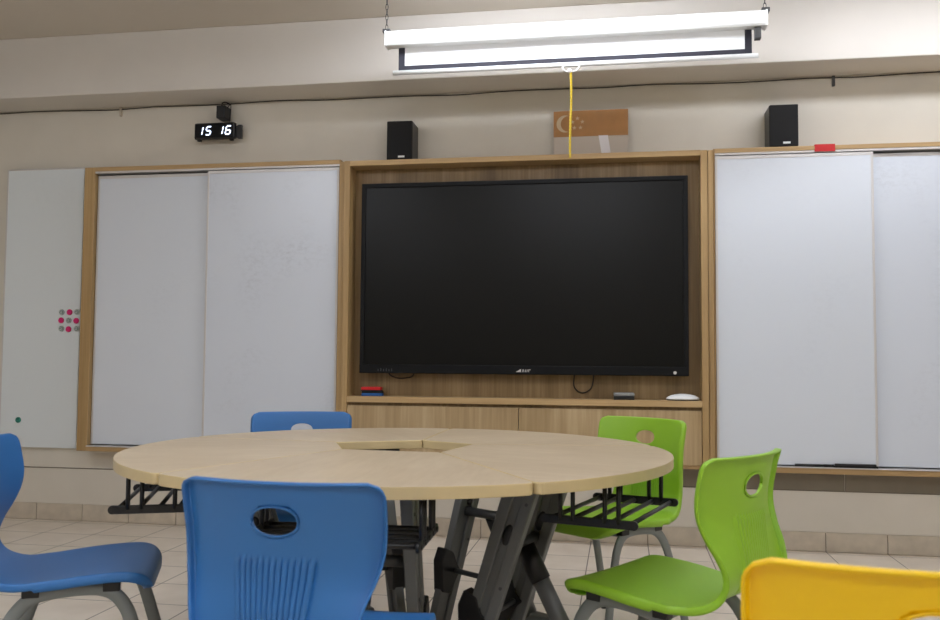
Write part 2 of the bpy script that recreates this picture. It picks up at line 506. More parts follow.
bx('felt_pad', (-.057, -.025, 0), (.057, .025, .007), M['matt'], o, .001)
bx('grip', (-.058, -.026, .007), (.058, .026, .025), M['red'], o, .003)
o = thing('media_box', 'small black box with pale grey top on the shelf', 'box', (.01, 4.99, ZS), R(2))
bx('box_body', (-.056, -.04, 0), (.056, .04, .020), M['black'], o, .003)
bx('box_lid', (-.056, -.04, .0205), (.056, .04, .038), M['steel_lt'], o, .005)
o = thing('wireless_dome', 'low white dome device at the right end of the shelf', 'device', (.326, 4.995, ZS))
bm = bmesh.new()
N = 28
prof = [(.090, 0.006), (.088, .013), (.080, .020), (.064, .027), (.040, .033), (.015, .036)]
prev = None
for r_, z_ in prof:
    ring = [bm.verts.new((r_ * math.cos(2 * PI * i / N), r_ * .62 * math.sin(2 * PI * i / N), z_)) for i in range(N)]
    if prev:
        for i in range(N):
            f = bm.faces.new((prev[i], prev[(i + 1) % N], ring[(i + 1) % N], ring[i])); f.smooth = True
    else:
        bm.faces.new(ring[::-1])
    prev = ring
f = bm.faces.new(prev); f.smooth = True
link('dome_shell', bm, M['white'], o)
bm = bmesh.new()
prism(bm, [(.085 * math.cos(2 * PI * i / N), .053 * math.sin(2 * PI * i / N)) for i in range(N)], 0, .0065)
link('dome_foot', bm, M['black'], o)

# ------------------------------------------------------------------ loudspeakers on top of the unit
def speaker(label, x, y, z, rz):
    o = thing('loudspeaker', label, 'speaker', (x, y, z), rz, 'loudspeakers on the wall unit')
    w, d, h = .152, .17, .232
    bx('speaker_case', (-w / 2, -d / 2 + .012, .004), (w / 2, d / 2, h), M['black'], o, .004)
    bx('front_grille', (-w / 2 + .002, -d / 2, .004), (w / 2 - .002, -d / 2 + .012, h - .001), M['cloth'], o, .004)
    bx('name_plate', (-.006, -d / 2 - .002, .016), (.032, -d / 2 + .002, .027), M['white'], o, .0008)
    for sx in (-1, 1):
        for sy in (-1, 1):
            bm = bmesh.new(); cyl(bm, (sx * .055, sy * .055, 0), (sx * .055, sy * .055, .0045), .009, 12)
            link('foot', bm, M['black'], o)
    bx('connector', (w / 2 - .07, d / 2 - .012, .05), (w / 2 - .02, d / 2 + .001, .12), M['matt'], o, .001)
speaker('black loudspeaker standing on the left corner of the oak display cabinet', -1.272, 5.04, CZ1 + .0005, R(1))
speaker('black loudspeaker standing on the right whiteboard frame, near the red tape', .868, 5.058, 2.1865, R(0))

# ------------------------------------------------------------------ red tape on the right top rail
bm = bmesh.new()
box(bm, (-.054, -.0025, -.034), (.050, -.0003, .004), .0004)
box(bm, (-.054, -.0025, .0034), (.050, .05, .0055), .0004)
o = link('red_tape', bm, M['red']); o.location = (1.077, FB, 2.1863); o.rotation_euler = (0, R(.0), 0)
tag(o, 'short strip of red tape folded over the right whiteboard frame', 'tape')
# black pens lying on the right track
o = thing('marker_pen', 'thin black marker lying on the right whiteboard ledge', 'marker', (1.03, FB - .006, .4785))
o.location = (1.00, FB - .0035, .4735)
bm = bmesh.new(); cyl(bm, (-.10, 0, .007), (.045, 0, .007), .007, 14); link('barrel', bm, M['black'], o)
bm = bmesh.new(); cyl(bm, (.046, 0, .007), (.095, 0, .007), .0078, 14); link('cap', bm, M['matt'], o)
o = thing('board_wiper', 'flat black wiper on the right whiteboard ledge, beside the thin marker', 'wiper', (1.205, FB - .0048, .4725), R(0))
bx('wiper_bar', (-.108, -.008, 0), (.108, .008, .010), M['matt'], o, .001)
bx('wiper_grip', (-.105, -.0085, .010), (.100, .0085, .021), M['black'], o, .003)

# ------------------------------------------------------------------ magnets on the far left panel
def magnet(label, x, z, pink, printed=None):
    o = thing('round_magnet', label, 'magnet', (x, 5.1, z), 0, 'magnets on the white wall panel')
    bm = bmesh.new()
    cyl(bm, (0, -.0002, 0), (0, -.006, 0), .0185, 22); cyl(bm, (0, -.006, 0), (0, -.009, 0), .0185, 22, r1=.0155)
    link('magnet_disc', bm, pink, o)
    if printed:
        bm = bmesh.new()
        n = 14
        tube(bm, [(.0115 * math.cos(a), -.0095, .0115 * math.sin(a)) for a in [R(-120 + 230 * i / n) for i in range(n + 1)]], .0022, .0015, 6, ref=(0, 1, 0))
        tube(bm, [(-.011, -.0095, -.004), (-.004, -.0095, .004), (.003, -.0095, .001)], .002, .0015, 6, ref=(0, 1, 0))
        link('print', bm, printed, o)
gx, gz = -3.432, 1.252
rows = ['top', 'middle', 'bottom']; cols = ['left', 'centre', 'right']
for i in range(3):
    for j in range(3):
        pk = (i + j) % 2 == 1
        where = 'centre' if (i == 1 and j == 1) else rows[i] + ' ' + cols[j]
        magnet(('pink' if pk else 'pale grey') + ' round magnet at the ' + where + ' of the magnet grid on the white panel',
               gx + (j - 1) * .052 + random.uniform(-.004, .004), gz - (i - 1) * .054 + random.uniform(-.003, .003),
               M['pink'] if pk else M['clear'], None if pk else M['mark'])
magnet('lone teal round magnet low on the white wall panel', -3.765, .622, M['teal'], M['tealdark'])

# ------------------------------------------------------------------ digital clock, adapter
t = thing('digital_clock', 'black digital wall clock showing 15 16 in white digits', 'clock', (-2.457, 5.05, 2.415))
bm = bmesh.new(); box(bm, (-.140, 0, -.052), (.128, .035, .052), .012)
link('clock_case', bm, M['black'], t)
bx('front_window', (-.128, -.002, -.042), (.116, .004, .042), M['bezel'], t, .001)
SEG = {'1': 'bc', '5': 'afgcd', '6': 'afgedc'}
def digit(ch, cx, cz, w, h, parent):
    bm = bmesh.new()
    th = .0075; g = .0014; sl = .20
    def seg(p, q):
        (ax, az), (bx_, bz) = p, q
        d = Vector((bx_ - ax, bz - az)); L = d.length; d.normalize(); n = Vector((-d.y, d.x)) * th / 2
        a = Vector((ax, az)) + d * g; b = Vector((bx_, bz)) - d * g
        pts = [a, a + d * th / 2 + n, b - d * th / 2 + n, b, b - d * th / 2 - n, a + d * th / 2 - n]
        flatpoly(bm, [(cx + p_.x + p_.y * sl, cz + p_.y) for p_ in pts], -.0022, .001)
    W, Hh = w / 2, h / 2
    C = {'a': ((-W, Hh), (W, Hh)), 'b': ((W, Hh), (W, 0)), 'c': ((W, 0), (W, -Hh)), 'd': ((-W, -Hh), (W, -Hh)),
         'e': ((-W, 0), (-W, -Hh)), 'f': ((-W, Hh), (-W, 0)), 'g': ((-W, 0), (W, 0))}
    if ch == '1':
        C['b'] = ((0, Hh), (0, 0)); C['c'] = ((0, 0), (0, -Hh))
    for s in SEG[ch]: seg(*C[s])
    tag(link('digit', bm, M['led'], parent), 'lit white digit ' + ch)
digit('1', -.082, 0, .03, .050, t)
digit('5', -.043, 0, .03, .050, t)
digit('1', .050, 0, .03, .050, t)
digit('6', .086, 0, .03, .050, t)
bm = bmesh.new(); box(bm, (.1285, .012, -.042), (.140, .030, .030), .002); box(bm, (.140, .008, -.050), (.166, .034, .034), .003)
link('bracket', bm, M['black'], t)
for sx in (-.11, .1):
    bm = bmesh.new(); box(bm, (sx - .012, .008, -.06), (sx + .012, .03, -.050), .002)
    link('foot', bm, M['matt'], t)
bx('back_mount', (-.10, .035, -.03), (.10, D - 5.0505, .03), M['matt'], t)
t = thing('power_adapter', 'black plug-in power adapter on the wall above the digital clock', 'adapter', (-2.425, D - .07, 2.535))
bm = bmesh.new(); box(bm, (-.03, -.02, -.042), (.028, .069, .038), .006)
link('adapter_body', bm, M['black'], t)
bm = bmesh.new()
tube(bm, smooth_path([(-.002, .0, .036), (.0, .0, .055), (.012, .02, .066), (.03, .05, .062)], 6), .0035, seg=8, ref=(0, 1, 0))
tube(bm, smooth_path([(.024, .01, .02), (.045, .02, .05), (.042, .03, .0), (.032, .035, -.05), (.03, .03, -.066)], 6), .0025, seg=8, ref=(0, 1, 0))
link('lead', bm, M['cable'], t, True)

# ------------------------------------------------------------------ faded flag panel standing on the cabinet
t = thing('flag_panel', 'faded red and white flag panel with crescent and stars, on the display cabinet', 'flag', (-.175, 5.09, CZ1 + .0008))
w = .212
bx('red_half', (-w, 0, .136), (w, .004, .287), M['flag_red'], t)
bx('white_half', (-w, .0005, .001), (w, .0038, .1355), M['flag_white'], t)
bm = bmesh.new()
cr = .05; cx, cz = -.145, .212
outer = [(cx + cr * math.cos(a), cz + cr * math.sin(a)) for a in [R(75 + 210 * i / 24) for i in range(25)]]
inner = [(cx + .020 + .046 * math.cos(a), cz + .046 * math.sin(a)) for a in [R(93 + 174 * (24 - i) / 24) for i in range(25)]]
flatpoly(bm, outer + inner, -.0003, .001)
link('crescent', bm, M['star'], t)
for k in range(5):
    a0 = R(90 + 72 * k); sx, sz = cx + .070 + .030 * math.cos(a0), cz + .030 * math.sin(a0)
    bm = bmesh.new()
    flatpoly(bm, [(sx + (.013 if i % 2 == 0 else .0055) * math.cos(R(90 + 36 * i)), sz + (.013 if i % 2 == 0 else .0055) * math.sin(R(90 + 36 * i))) for i in range(10)], -.0003, .001)
    link('star', bm, M['star'], t)
bm = bmesh.new()
flatpoly(bm, [(.045, .138), (.098, .138), (.118, .010), (.066, .010)], -.0004, .001)
link('tape_strip', bm, M['tape'], t)
bx('foot_strip', (-w, -.012, 0), (w, .016, .0012), M['flag_white'], t)

# ------------------------------------------------------------------ pull-down projection screen
SY = 4.50
t = thing('projection_screen', 'white pull-down projection screen hung below the ceiling by chains', 'screen', (-.262, SY, 2.683))
L0, L1 = -.977, .976
bm = bmesh.new()
prof = [(-.004, .079), (-.012, .070), (-.012, .012), (-.006, .002), (.05, 0), (.066, .01), (.066, .07), (.055, .080)]
A = [bm.verts.new((L0 + .012, p[0], p[1])) for p in prof]; B = [bm.verts.new((L1 - .012, p[0], p[1])) for p in prof]
n = len(prof); bm.faces.new(A); bm.faces.new(B[::-1])
for i in range(n): bm.faces.new((A[i], B[i], B[(i + 1) % n], A[(i + 1) % n]))
link('housing', bm, M['white'], t)
for a, b in ((L0, L0 + .012), (L1 - .012, L1)):
    bx('end_cap', (a, -.014, -.001), (b, .068, .081), M['white'], t, .004)
bm = bmesh.new(); cyl(bm, (L0 + .085, -.012, .05), (L0 + .085, -.0135, .05), .011, 16)
link('badge', bm, M['alu'], t)
zb = -.124
x0, x1 = -.91, .905
bm = bmesh.new()
box(bm, (x0, .0405, zb), (x1, .0425, .01))
link('fabric', bm, M['fabric'], t)
bm = bmesh.new()
bw_ = .034
box(bm, (x0, .0390, zb), (x0 + bw_, .0402, .006)); box(bm, (x1 - bw_, .0390, zb), (x1, .0402, .006))
box(bm, (x0 + bw_, .0390, zb), (x1 - bw_, .0402, zb + .026))
tag(link('border', bm, M['border'], t), 'black border strip of the screen fabric')
bm = bmesh.new(); tube(bm, [(x0 - .03, .041, zb - .010), (x1 + .03, .041, zb - .010)], .013, .011, 14)
link('bottom_bar', bm, M['white'], t)
bm = bmesh.new()
hx = .006
tube(bm, smooth_path([(hx - .028, .028, zb - .020), (hx - .042, .004, zb - .034), (hx - .028, .004, zb - .054), (hx, .004, zb - .060), (hx + .028, .004, zb - .054),
                      (hx + .044, .004, zb - .034), (hx + .026, .028, zb - .020), (hx, .030, zb - .016)], 5)[:-1], .0035, seg=8, ref=(0, 1, 0), closed=True)
link('pull_handle', bm, M['white'], t)
for cx_ in (L0 + .004, L1 - .010):
    bm = bmesh.new()
    box(bm, (cx_ - .018, .0, .076), (cx_ + .022, .045, .096), .003)
    h = link('hanger_bracket', bm, M['steel_dk'], t)
    bm = bmesh.new()
    z = .094; i = 0
    top = ZC - 2.683
    while z < top:
        z1_ = min(z + .03, top + .004)
        zc = (z + z1_) / 2; rr = (z1_ - z) / 2 + .002
        pts = []
        for q in range(14):
            a = 2 * PI * q / 14
            o_ = .007 * math.cos(a)
            pts.append((cx_ + (o_ if i % 2 == 0 else 0), .022 + (0 if i % 2 == 0 else o_), zc + rr * math.sin(a)))
        tube(bm, pts, .0019, seg=6, ref=(0, 1, 0) if i % 2 == 0 else (1, 0, 0), closed=True)
        z = z1_ - .002; i += 1
        if z1_ >= top: break
    link('chain', bm, M['steel_dk'], t, True)
bx('spring_end', (L1 - .060, .004, -.058), (L1 - .030, .045, .0), M['steel_dk'], t, .003)
# yellow pull cord
rope = thing('pull_cord', 'yellow twisted cord hanging from the projection screen handle', 'cord', (-.256, SY + .004, 2.683 + zb - .06))
zl = 2.055 - rope.location.z
for ph in (0, PI):
    bm = bmesh.new()
    pts = []
    n = 110
    for i in range(n + 1):
        z = .008 + (zl - .008) * i / n
        pts.append((.0034 * math.cos(i * .8 + ph) + .003 * math.sin(i * .05),   .0034 * math.sin(i * .8 + ph), z))
    tube(bm, pts, .0034, seg=7, ref=(1, 0, 0))
    link('strand', bm, M['yellow_rope'], rope, True)
bm = bmesh.new(); bmesh.ops.create_uvsphere(bm, u_segments=12, v_segments=8, radius=.012)
for v in bm.verts: v.co += Vector((-.004, 0, .004))
link('knot', bm, M['tape'], rope, True)

# ------------------------------------------------------------------ lamps (above and behind the frame)
def lamp(label, x, y, z, L, power, W=.16, wrap=False, tilt=0.0):
    o = thing('ceiling_light', label, 'lamp', (x, y, z), 0, 'hanging strip lights')
    o.rotation_euler = (tilt, 0, 0)
    back = Matrix.Rotation(-tilt, 4, 'X')
    if tilt:
        bx('visor', (-L / 2, W / 2, -.115), (L / 2, W / 2 + .006, .05), M['white'], o)
    bm = bmesh.new()
    box(bm, (-L / 2, -W / 2 - .03, .05 if wrap else .004), (L / 2, W / 2 + .03, .08), .004)
    link('lamp_housing', bm, M['white'], o)
    bm = bmesh.new()
    v = [bm.verts.new(p) for p in ((-L / 2 + .01, -W / 2 + .01, 0), (L / 2 - .01, -W / 2 + .01, 0), (L / 2 - .01, W / 2 - .01, 0), (-L / 2 + .01, W / 2 - .01, 0))]
    v2 = [bm.verts.new((p.co.x, p.co.y, .051 if wrap else .0045)) for p in v]
    bm.faces.new(v[::-1]); bm.faces.new(v2)
    for i in range(4): bm.faces.new((v[i], v[(i + 1) % 4], v2[(i + 1) % 4], v2[i]))
    m = emit('lamp_diffuser', (242, 246, 255), power)
    link('diffuser', bm, m, o)
    for sx in (-1, 1):
        bm = bmesh.new(); cyl(bm, back @ Vector((sx * L * .35, 0, .06)), back @ Vector((sx * L * .35, 0, ZC - z)), .006, 8)
        link('hanging_rod', bm, M['steel_lt'], o)
LAMPS = [('strip light over the projection screen, left', -.42, 4.22, 2.878, 1.6, 23, .16, True),
         ('strip light over the projection screen, right', 1.75, 4.22, 2.878, 1.7, 19, .16, True)]
for x, nm in ((-2.9, 'left'), (-.4, 'middle'), (2.1, 'right')):
    for y in (1.3, -1.5):
        LAMPS.append(('strip light in the %s row, %s the camera' % (nm, 'ahead of' if y > 0 else 'behind'), x, y, 2.80, 1.4, 30, .16, True))
for a in LAMPS:
    lamp(*a)

# ------------------------------------------------------------------ tables: five wedge desks round a pentagon opening
TC = Vector((-.70, 2.79, 0)); RT = .853; HZ = Vector((-.70, 2.885))
ZT = .740; TH = .029
SEAMS = [-121, -54, 20, 90, 164, 239]
HOLE = {-121: (-.872, 2.735), -54: (-.557, 2.718), 20: (-.500, 2.998), 90: (-.697, 3.10), 164: (-.965, 2.957), 239: (-.872, 2.735)}
def table(k, label, lift=0.0):
    a0, a1 = SEAMS[k], SEAMS[k + 1]
    mid = R((a0 + a1) / 2)
    ax = Vector((math.cos(mid), math.sin(mid), 0)); tg = Vector((-math.sin(mid), math.cos(mid), 0))
    t = thing('wedge_table', label, 'table', (TC.x, TC.y, 0), mid, 'wedge tables round the ring')
    inv = Matrix.Rotation(-mid, 4, 'Z') @ Matrix.Translation(-TC)
    h0 = inv @ Vector((*HOLE[a0], 0)); h1 = inv @ Vector((*HOLE[a1], 0))
    ha = R((a1 - a0) / 2)
    out = []
    n = 44
    g = .0024 / RT
    rc = .022
    rim0 = Vector((RT * math.cos(-ha + g), RT * math.sin(-ha + g), 0)); rim1 = Vector((RT * math.cos(ha - g), RT * math.sin(ha - g), 0))
    def rnd(P_, A_, B_):
        """rounded corner at P between A and B"""
        da = (A_ - P_).normalized() * rc; db = (B_ - P_).normalized() * rc
        return [((P_ + da) * (1 - s) ** 2 + P_ * 2 * s * (1 - s) + (P_ + db) * s * s) for s in [i / 5 for i in range(6)]]
    arc = [Vector((RT * math.cos(-ha + g + (2 * ha - 2 * g) * i / n), RT * math.sin(-ha + g + (2 * ha - 2 * g) * i / n), 0)) for i in range(n + 1)]
    off0 = Vector((.002, .0018, 0)); off1 = Vector((.002, -.0018, 0))
    pts = [h1 + off1, h0 + off0] + rnd(rim0, h0, arc[3]) + arc[2:-2] + rnd(rim1, arc[-4], h1)
    # slim rounded-over edge: three stacked outlines
    bm = bmesh.new()
    c = sum(pts, Vector()) / len(pts)
    def ring(ins, z):
        return [bm.verts.new((p.x + (c.x - p.x) * ins, p.y + (c.y - p.y) * ins, z)) for p in pts]
    R0 = ring(.004, ZT - TH); R1 = ring(0, ZT - TH + .002); R2 = ring(0, ZT - .0025); R3 = ring(.005, ZT)
    m_ = len(pts)
    bm.faces.new(R0[::-1]); bm.faces.new(R3)
    for A_, B_, mi in ((R0, R1, 1), (R1, R2, 1), (R2, R3, 1)):
        for i in range(m_):
            f = bm.faces.new((A_[i], A_[(i + 1) % m_], B_[(i + 1) % m_], B_[i])); f.material_index = mi
    top = link('tabletop', bm, t and None, t, mats=[M['top'], M['edge']])
    top.location.z = lift
    # under-frame rails
    zt = ZT - TH + lift
    bm = bmesh.new()
    box(bm, (.455, -.19, zt - .045), (.495, .19, zt - .001), .003)
    link('under_rail', bm, M['steel_dk'], t)
    TGL, AXL = .125, .485
    for s in (-1, 1):
        y = s * TGL
        lg = bmesh.new()
        # broad flat leg, leaning in towards the ring, as two plates with a channel between
        dirv = Vector((-.33, 0, -1)); top_p = Vector((AXL, y, zt - .03)); wv = Vector((1, 0, 0))
        Lg = zt - .03 - .07
        def leg_plate(bm_, u0, u1, t0, t1, z0=0.0, z1=Lg):
            vs = []
            for yy in (t0, t1):
                for zz in (z0, z1):
                    for uu in (u0, u1):
                        taper = 1.0 - .2 * zz / Lg
                        p = top_p + dirv * zz + wv * uu * taper
                        vs.append(bm_.verts.new((p.x, y + yy, p.z)))
            for f in ((0, 1, 3, 2), (4, 6, 7, 5), (0, 2, 6, 4), (1, 5, 7, 3), (0, 4, 5, 1), (2, 3, 7, 6)):
                bm_.faces.new([vs[i] for i in f])
        leg_plate(lg, -.052, -.014, -.017, .017)
        leg_plate(lg, .014, .052, -.017, .017)
        leg_plate(lg, -.016, .016, -.009, .009)
        bmesh.ops.bevel(lg, geom=[e for e in lg.edges], offset=.003, segments=1, affect='EDGES')
        leg = link('leg', lg, M['steel'], t)
        for sg in (-1, 1):
            b_ = bmesh.new()
            p = top_p + dirv * .15
            sub = bmesh.new()
            bmesh.ops.create_uvsphere(sub, u_segments=14, v_segments=10, radius=1)
            mt = Matrix.Translation((p.x + .002, y + sg * .010, p.z)) @ Matrix.Rotation(R(18.3), 4, 'Y') @ Matrix.Diagonal((.014, .007, .032, 1))
            merge(b_, sub, 0, mt)
            link('release_catch', b_, M['black'], leg, True)
        for sg in (-1, 1):
            for zz in (.06, .30):
                b_ = bmesh.new()
                p = top_p + dirv * zz + wv * .034
                cyl(b_, (p.x, y + sg * .016, p.z), (p.x, y + sg * .0195, p.z), .005, 10)
                link('bolt', b_, M['steel_dk'], leg)
        # hinge hub at the inner top
        b_ = bmesh.new()
        hp = Vector((AXL - .10, y, zt - .036))
        cyl(b_, (hp.x, y - .024, hp.z), (hp.x, y + .024, hp.z), .034, 24)
        box(b_, (AXL - .10, y - .018, zt - .03), (AXL + .06, y + .018, zt - .001), .003)
        hb = link('hinge', b_, M['black'], t)
        for sg in (-1, 1):
            b_ = bmesh.new()
            cyl(b_, (hp.x, y + sg * .024, hp.z), (hp.x, y + sg * .027, hp.z), .020, 20)
            link('hinge_washer', b_, M['steel_lt'], hb)
            b_ = bmesh.new()
            cyl(b_, (hp.x, y + sg * .027, hp.z), (hp.x, y + sg * .030, hp.z), .009, 14)
            link('hinge_screw', b_, M['black'], hb)
        # black clamp on the lower leg
        p = top_p + dirv * .39
        b_ = bmesh.new()
        sub = bmesh.new()
        prism(sub, [(-.036, -.075), (.004, -.085), (.03, -.03), (.055, -.01), (.03, .01), (.02, .055), (-.02, .075), (-.04, .03)], -.024, .024)
        bmesh.ops.bevel(sub, geom=sub.edges[:], offset=.004, segments=1, affect='EDGES')
        merge(b_, sub, 0, Matrix.Translation((p.x - .03, y, p.z)) @ Matrix.Rotation(R(90), 4, 'X'))
        link('lock_lever', b_, M['black'], t)
        # castors
        for fx in (AXL - .33 * Lg,):
            b_ = bmesh.new()
            cyl(b_, (fx, y - .011, .026), (fx, y + .011, .026), .026, 20)
            cs = link('castor', b_, M['black'], t)
            b_ = bmesh.new(); box(b_, (fx - .016, y - .017, .03), (fx + .016, y + .017, .085), .004)
            link('castor_fork', b_, M['steel_dk'], cs)
    # one stout brace between the legs, running out towards the sitter, with a foot bar
    a = top_p + dirv * .22 + wv * .03; a.y = 0
    e = Vector((AXL + (.155 if k != 3 else .02), 0, .10)); d = e - a
    b_ = bmesh.new(); tube(b_, [a + d * .05, e], .027, .020, 14, ref=(0, 0, 1))
    br = link('brace', b_, M['steel'], t)
    b_ = bmesh.new(); tube(b_, [a - d * .04, a + d * .22], .031, .024, 14, ref=(0, 0, 1))
    link('brace_collar', b_, M['black'], br)
    b_ = bmesh.new(); box(b_, (e.x - .022, -.11, .062), (e.x + .022, .11, .106), .006)
    link('foot_bar', b_, M['steel'], t)
    for yy in (-.09, .09):
        b_ = bmesh.new(); cyl(b_, (e.x, yy - .011, .026), (e.x, yy + .011, .026), .026, 20)
        cs = link('castor', b_, M['black'], t)
        b_ = bmesh.new(); box(b_, (e.x - .016, yy - .017, .03), (e.x + .016, yy + .017, .066), .004)
        link('castor_fork', b_, M['steel_dk'], cs)
    bm = bmesh.new()
    p = top_p + dirv * .20
    cyl(bm, (p.x, -TGL, p.z), (p.x, TGL, p.z), .016, 14)
    p = top_p + dirv * .40
    link('cross_bar', bm, M['steel_dk'], t)
    bm = bmesh.new()
    cyl(bm, (p.x, -TGL, p.z), (p.x, TGL, p.z), .009, 12)
    link('cross_bar', bm, M['steel_dk'], t)
    # black wire book rack
    rk0, rk1, tw, zr = .597, .815, .213, .604 + lift
    bm = bmesh.new()
    for s in (-1, 1):
        box(bm, (rk0 - .012, s * tw - .004, zr - .012), (rk1 + .012, s * tw + .004, zr + .012), .003)
        for fx in (rk0 - .012, rk1 + .012):
            cyl(bm, (fx, s * tw - .004, zr), (fx, s * tw + .004, zr), .012, 14)
        for px in (rk0 + .03, rk0 + .065, rk1 - .065, rk1 - .028):
            cyl(bm, (px, s * tw, zr), (px, s * tw, zt), .0062, 10)
        for px in ((rk0 + .03, rk0 + .065), (rk1 - .065, rk1 - .028)):
            box(bm, (px[0] - .01, s * tw - .009, zt - .006), (px[1] + .01, s * tw + .009, zt - .0005), .001)
    for i in range(5):
        px = rk0 + (rk1 - rk0) * i / 4
        cyl(bm, (px, -tw - .008, zr), (px, tw + .008, zr), .0065, 10)
    link('book_rack', bm, M['black'], t)
    return t
table(0, 'front wedge table of the ring, nearest the camera, behind the blue chair', 0.0)
table(1, 'right-hand wedge table of the ring, its black book rack beside a green chair')
table(2, 'rear right wedge table of the ring, near the green chair by the cabinet')
table(3, 'rear left wedge table of the ring, in front of the rear blue chair')
table(4, 'left-hand wedge table of the ring, its black rack under the left edge')

# ------------------------------------------------------------------ chairs
def interp(keys, t):
    for i in range(len(keys) - 1):
        if t <= keys[i + 1][0]:
            a, b = keys[i], keys[i + 1]
            s = (t - a[0]) / (b[0] - a[0]); s = s * s * (3 - 2 * s)
            return a[1] + (b[1] - a[1]) * s
    return keys[-1][1]

PROF = [(.219, .392), (.214, .418), (.193, .438), (.15, .447), (.07, .443), (-.03, .434), (-.115, .429), (-.18, .435),
        (-.224, .457), (-.247, .497), (-.250, .545), (-.244, .60), (-.240, .65), (-.243, .70), (-.250, .75), (-.258, .791)]

def make_shell(name):
    path = smooth_path([(0, a, b) for a, b in PROF], 14)
    # arc length resample
    acc = [0.0]
    for i in range(1, len(path)): acc.append(acc[-1] + (path[i] - path[i - 1]).length)
    Ltot = acc[-1]
    def at(s):
        for i in range(1, len(acc)):
            if s <= acc[i]:
                k = (s - acc[i - 1]) / max(1e-9, acc[i] - acc[i - 1])
                return path[i - 1].lerp(path[i], k)
        return path[-1].copy()
    NV = 120
    fr = [i / NV for i in range(NV + 1)]
    wk = [(0, .180), (.12, .200), (.30, .205), (.44, .196), (.50, .180)]
    wz = [(.43, .176), (.46, .163), (.49, .157), (.52, .159), (.55, .167), (.58, .176), (.62, .187), (.66, .194), (.72, .198), (.76, .199), (.82, .1995)]
    bz = [(.43, .0), (.47, .001), (.51, .006), (.55, .018), (.59, .033), (.63, .044), (.68, .050), (.74, .048), (.82, .043)]
    def crom(keys, z):
        for i in range(len(keys) - 1):
            if z <= keys[i + 1][0]:
                p0 = keys[max(0, i - 1)][1]; p1 = keys[i][1]; p2 = keys[i + 1][1]; p3 = keys[min(len(keys) - 1, i + 2)][1]
                q = max(0, (z - keys[i][0]) / (keys[i + 1][0] - keys[i][0]))
                return .5 * (2 * p1 + (p2 - p0) * q + (2 * p0 - 5 * p1 + 4 * p2 - p3) * q * q + (3 * p1 - p0 - 3 * p2 + p3) * q ** 3)
        return keys[-1][1]
    def width(f, z):
        a_ = interp(wk, min(f, .5))
        if f <= .46: return a_
        b_ = crom(wz, max(.43, z))
        k_ = min(1, (f - .46) / .08); k_ = k_ * k_ * (3 - 2 * k_)
        return a_ + (b_ - a_) * k_
    def bulge_of(f, z):
        if f <= .46: return .004 * f / .46
        return crom(bz, max(.43, z))
    NR = 13                                   # ribs
    RS = .43
    cols = [-1 + (1 - RS) * i / 12 for i in range(12)] + [-RS + 2 * RS * i / (NR * 6) for i in range(NR * 6 + 1)] + [RS + (1 - RS) * (i + 1) / 12 for i in range(12)]
    NU = len(cols) - 1
    bm = bmesh.new()
    hz, ha, hb = .719, .047, .028
    grid = []
    par = {}
    for j, f in enumerate(fr):
        s = f * Ltot
        p = at(s); p1 = at(min(Ltot, s + .004)); p0 = at(max(0, s - .004))
        tv = (p1 - p0).normalized()
        nrm = Vector((0, tv.z, -tv.y))        # towards the sitter
        if nrm.y < 0 and nrm.z < 0: nrm = -nrm
        w = width(f, p.z)
        rc = .024; dtop = Ltot - s
        if dtop < rc: w = w - rc + math.sqrt(max(0, rc * rc - (rc - dtop) ** 2))
        rf = .075
        if s < rf: w = w - rf + math.sqrt(max(0, rf * rf - (rf - s) ** 2))
        row = []
        for u in cols:
            x = u * w
            wf = width(f, p.z)
            uu = x / wf
            q = Vector((x, p.y, p.z))
            bulge = bulge_of(f, p.z) * uu * uu
            if f > .45: q.y += bulge
            # seat dish
            if f < .5:
                q.z += .010 * (abs(uu) ** 2.5) * math.sin(PI * min(1, f / .5)) - .004 * math.sin(PI * min(1, f / .5))
            # ribs
            if abs(u) < RS and .458 < q.z < .648 and f > .5:
                edge = min((q.z - .458) / .03, (.648 - q.z) / .012, 1.0)
                ph = (u + RS) / (2 * RS) * NR
                fade = max(0, min(1, edge))
                wave = .6 * math.sin(2 * PI * ph)
                q = q - nrm * (.0120 * wave * fade)
            v = bm.verts.new(q)
            row.append(v); par[v] = (x, q.z, f)
        grid.append(row)
    for j in range(NV):
        for i in range(NU):
            q = (grid[j][i], grid[j][i + 1], grid[j + 1][i + 1], grid[j + 1][i])
            fc = bm.faces.new(q); fc.smooth = True
    # handle hole: soft rounded slot
    def e(x, z): return (abs(x) / ha) ** 2.15 + (abs(z - hz) / hb) ** 2.15
    dele = []
    for fc in bm.faces:
        if par[fc.verts[0]][2] < .7: continue
        c = [sum(par[v][k] for v in fc.verts) / 4 for k in (0, 1)]
        if e(*c) < 1: dele.append(fc)
    bmesh.ops.delete(bm, geom=dele, context='FACES')
    for v in [v for v in bm.verts if not v.link_faces]:
        bm.verts.remove(v)
    bm.normal_update()
    hole_edges = [ed for ed in bm.edges if len(ed.link_faces) == 1 and all(e(par[v][0], par[v][1]) < 2.2 and par[v][2] > .7 for v in ed.verts)]
    hv = set(v for ed in hole_edges for v in ed.verts)
    slope = (.250 - .243) / .05
    for v in hv:
        x, z, f = par[v]
        k = e(x, z) ** (-1 / 2.15)
        nx, nz = x * k, hz + (z - hz) * k
        wf = width(f, z)
        v.co.y += -(nz - z) * slope + bulge_of(f, z) * ((nx / wf) ** 2 - (x / wf) ** 2)
        v.co.x = nx; v.co.z = nz
    bm.normal_update()
    out_edges = [ed for ed in bm.edges if len(ed.link_faces) == 1 and ed not in set(hole_edges)]
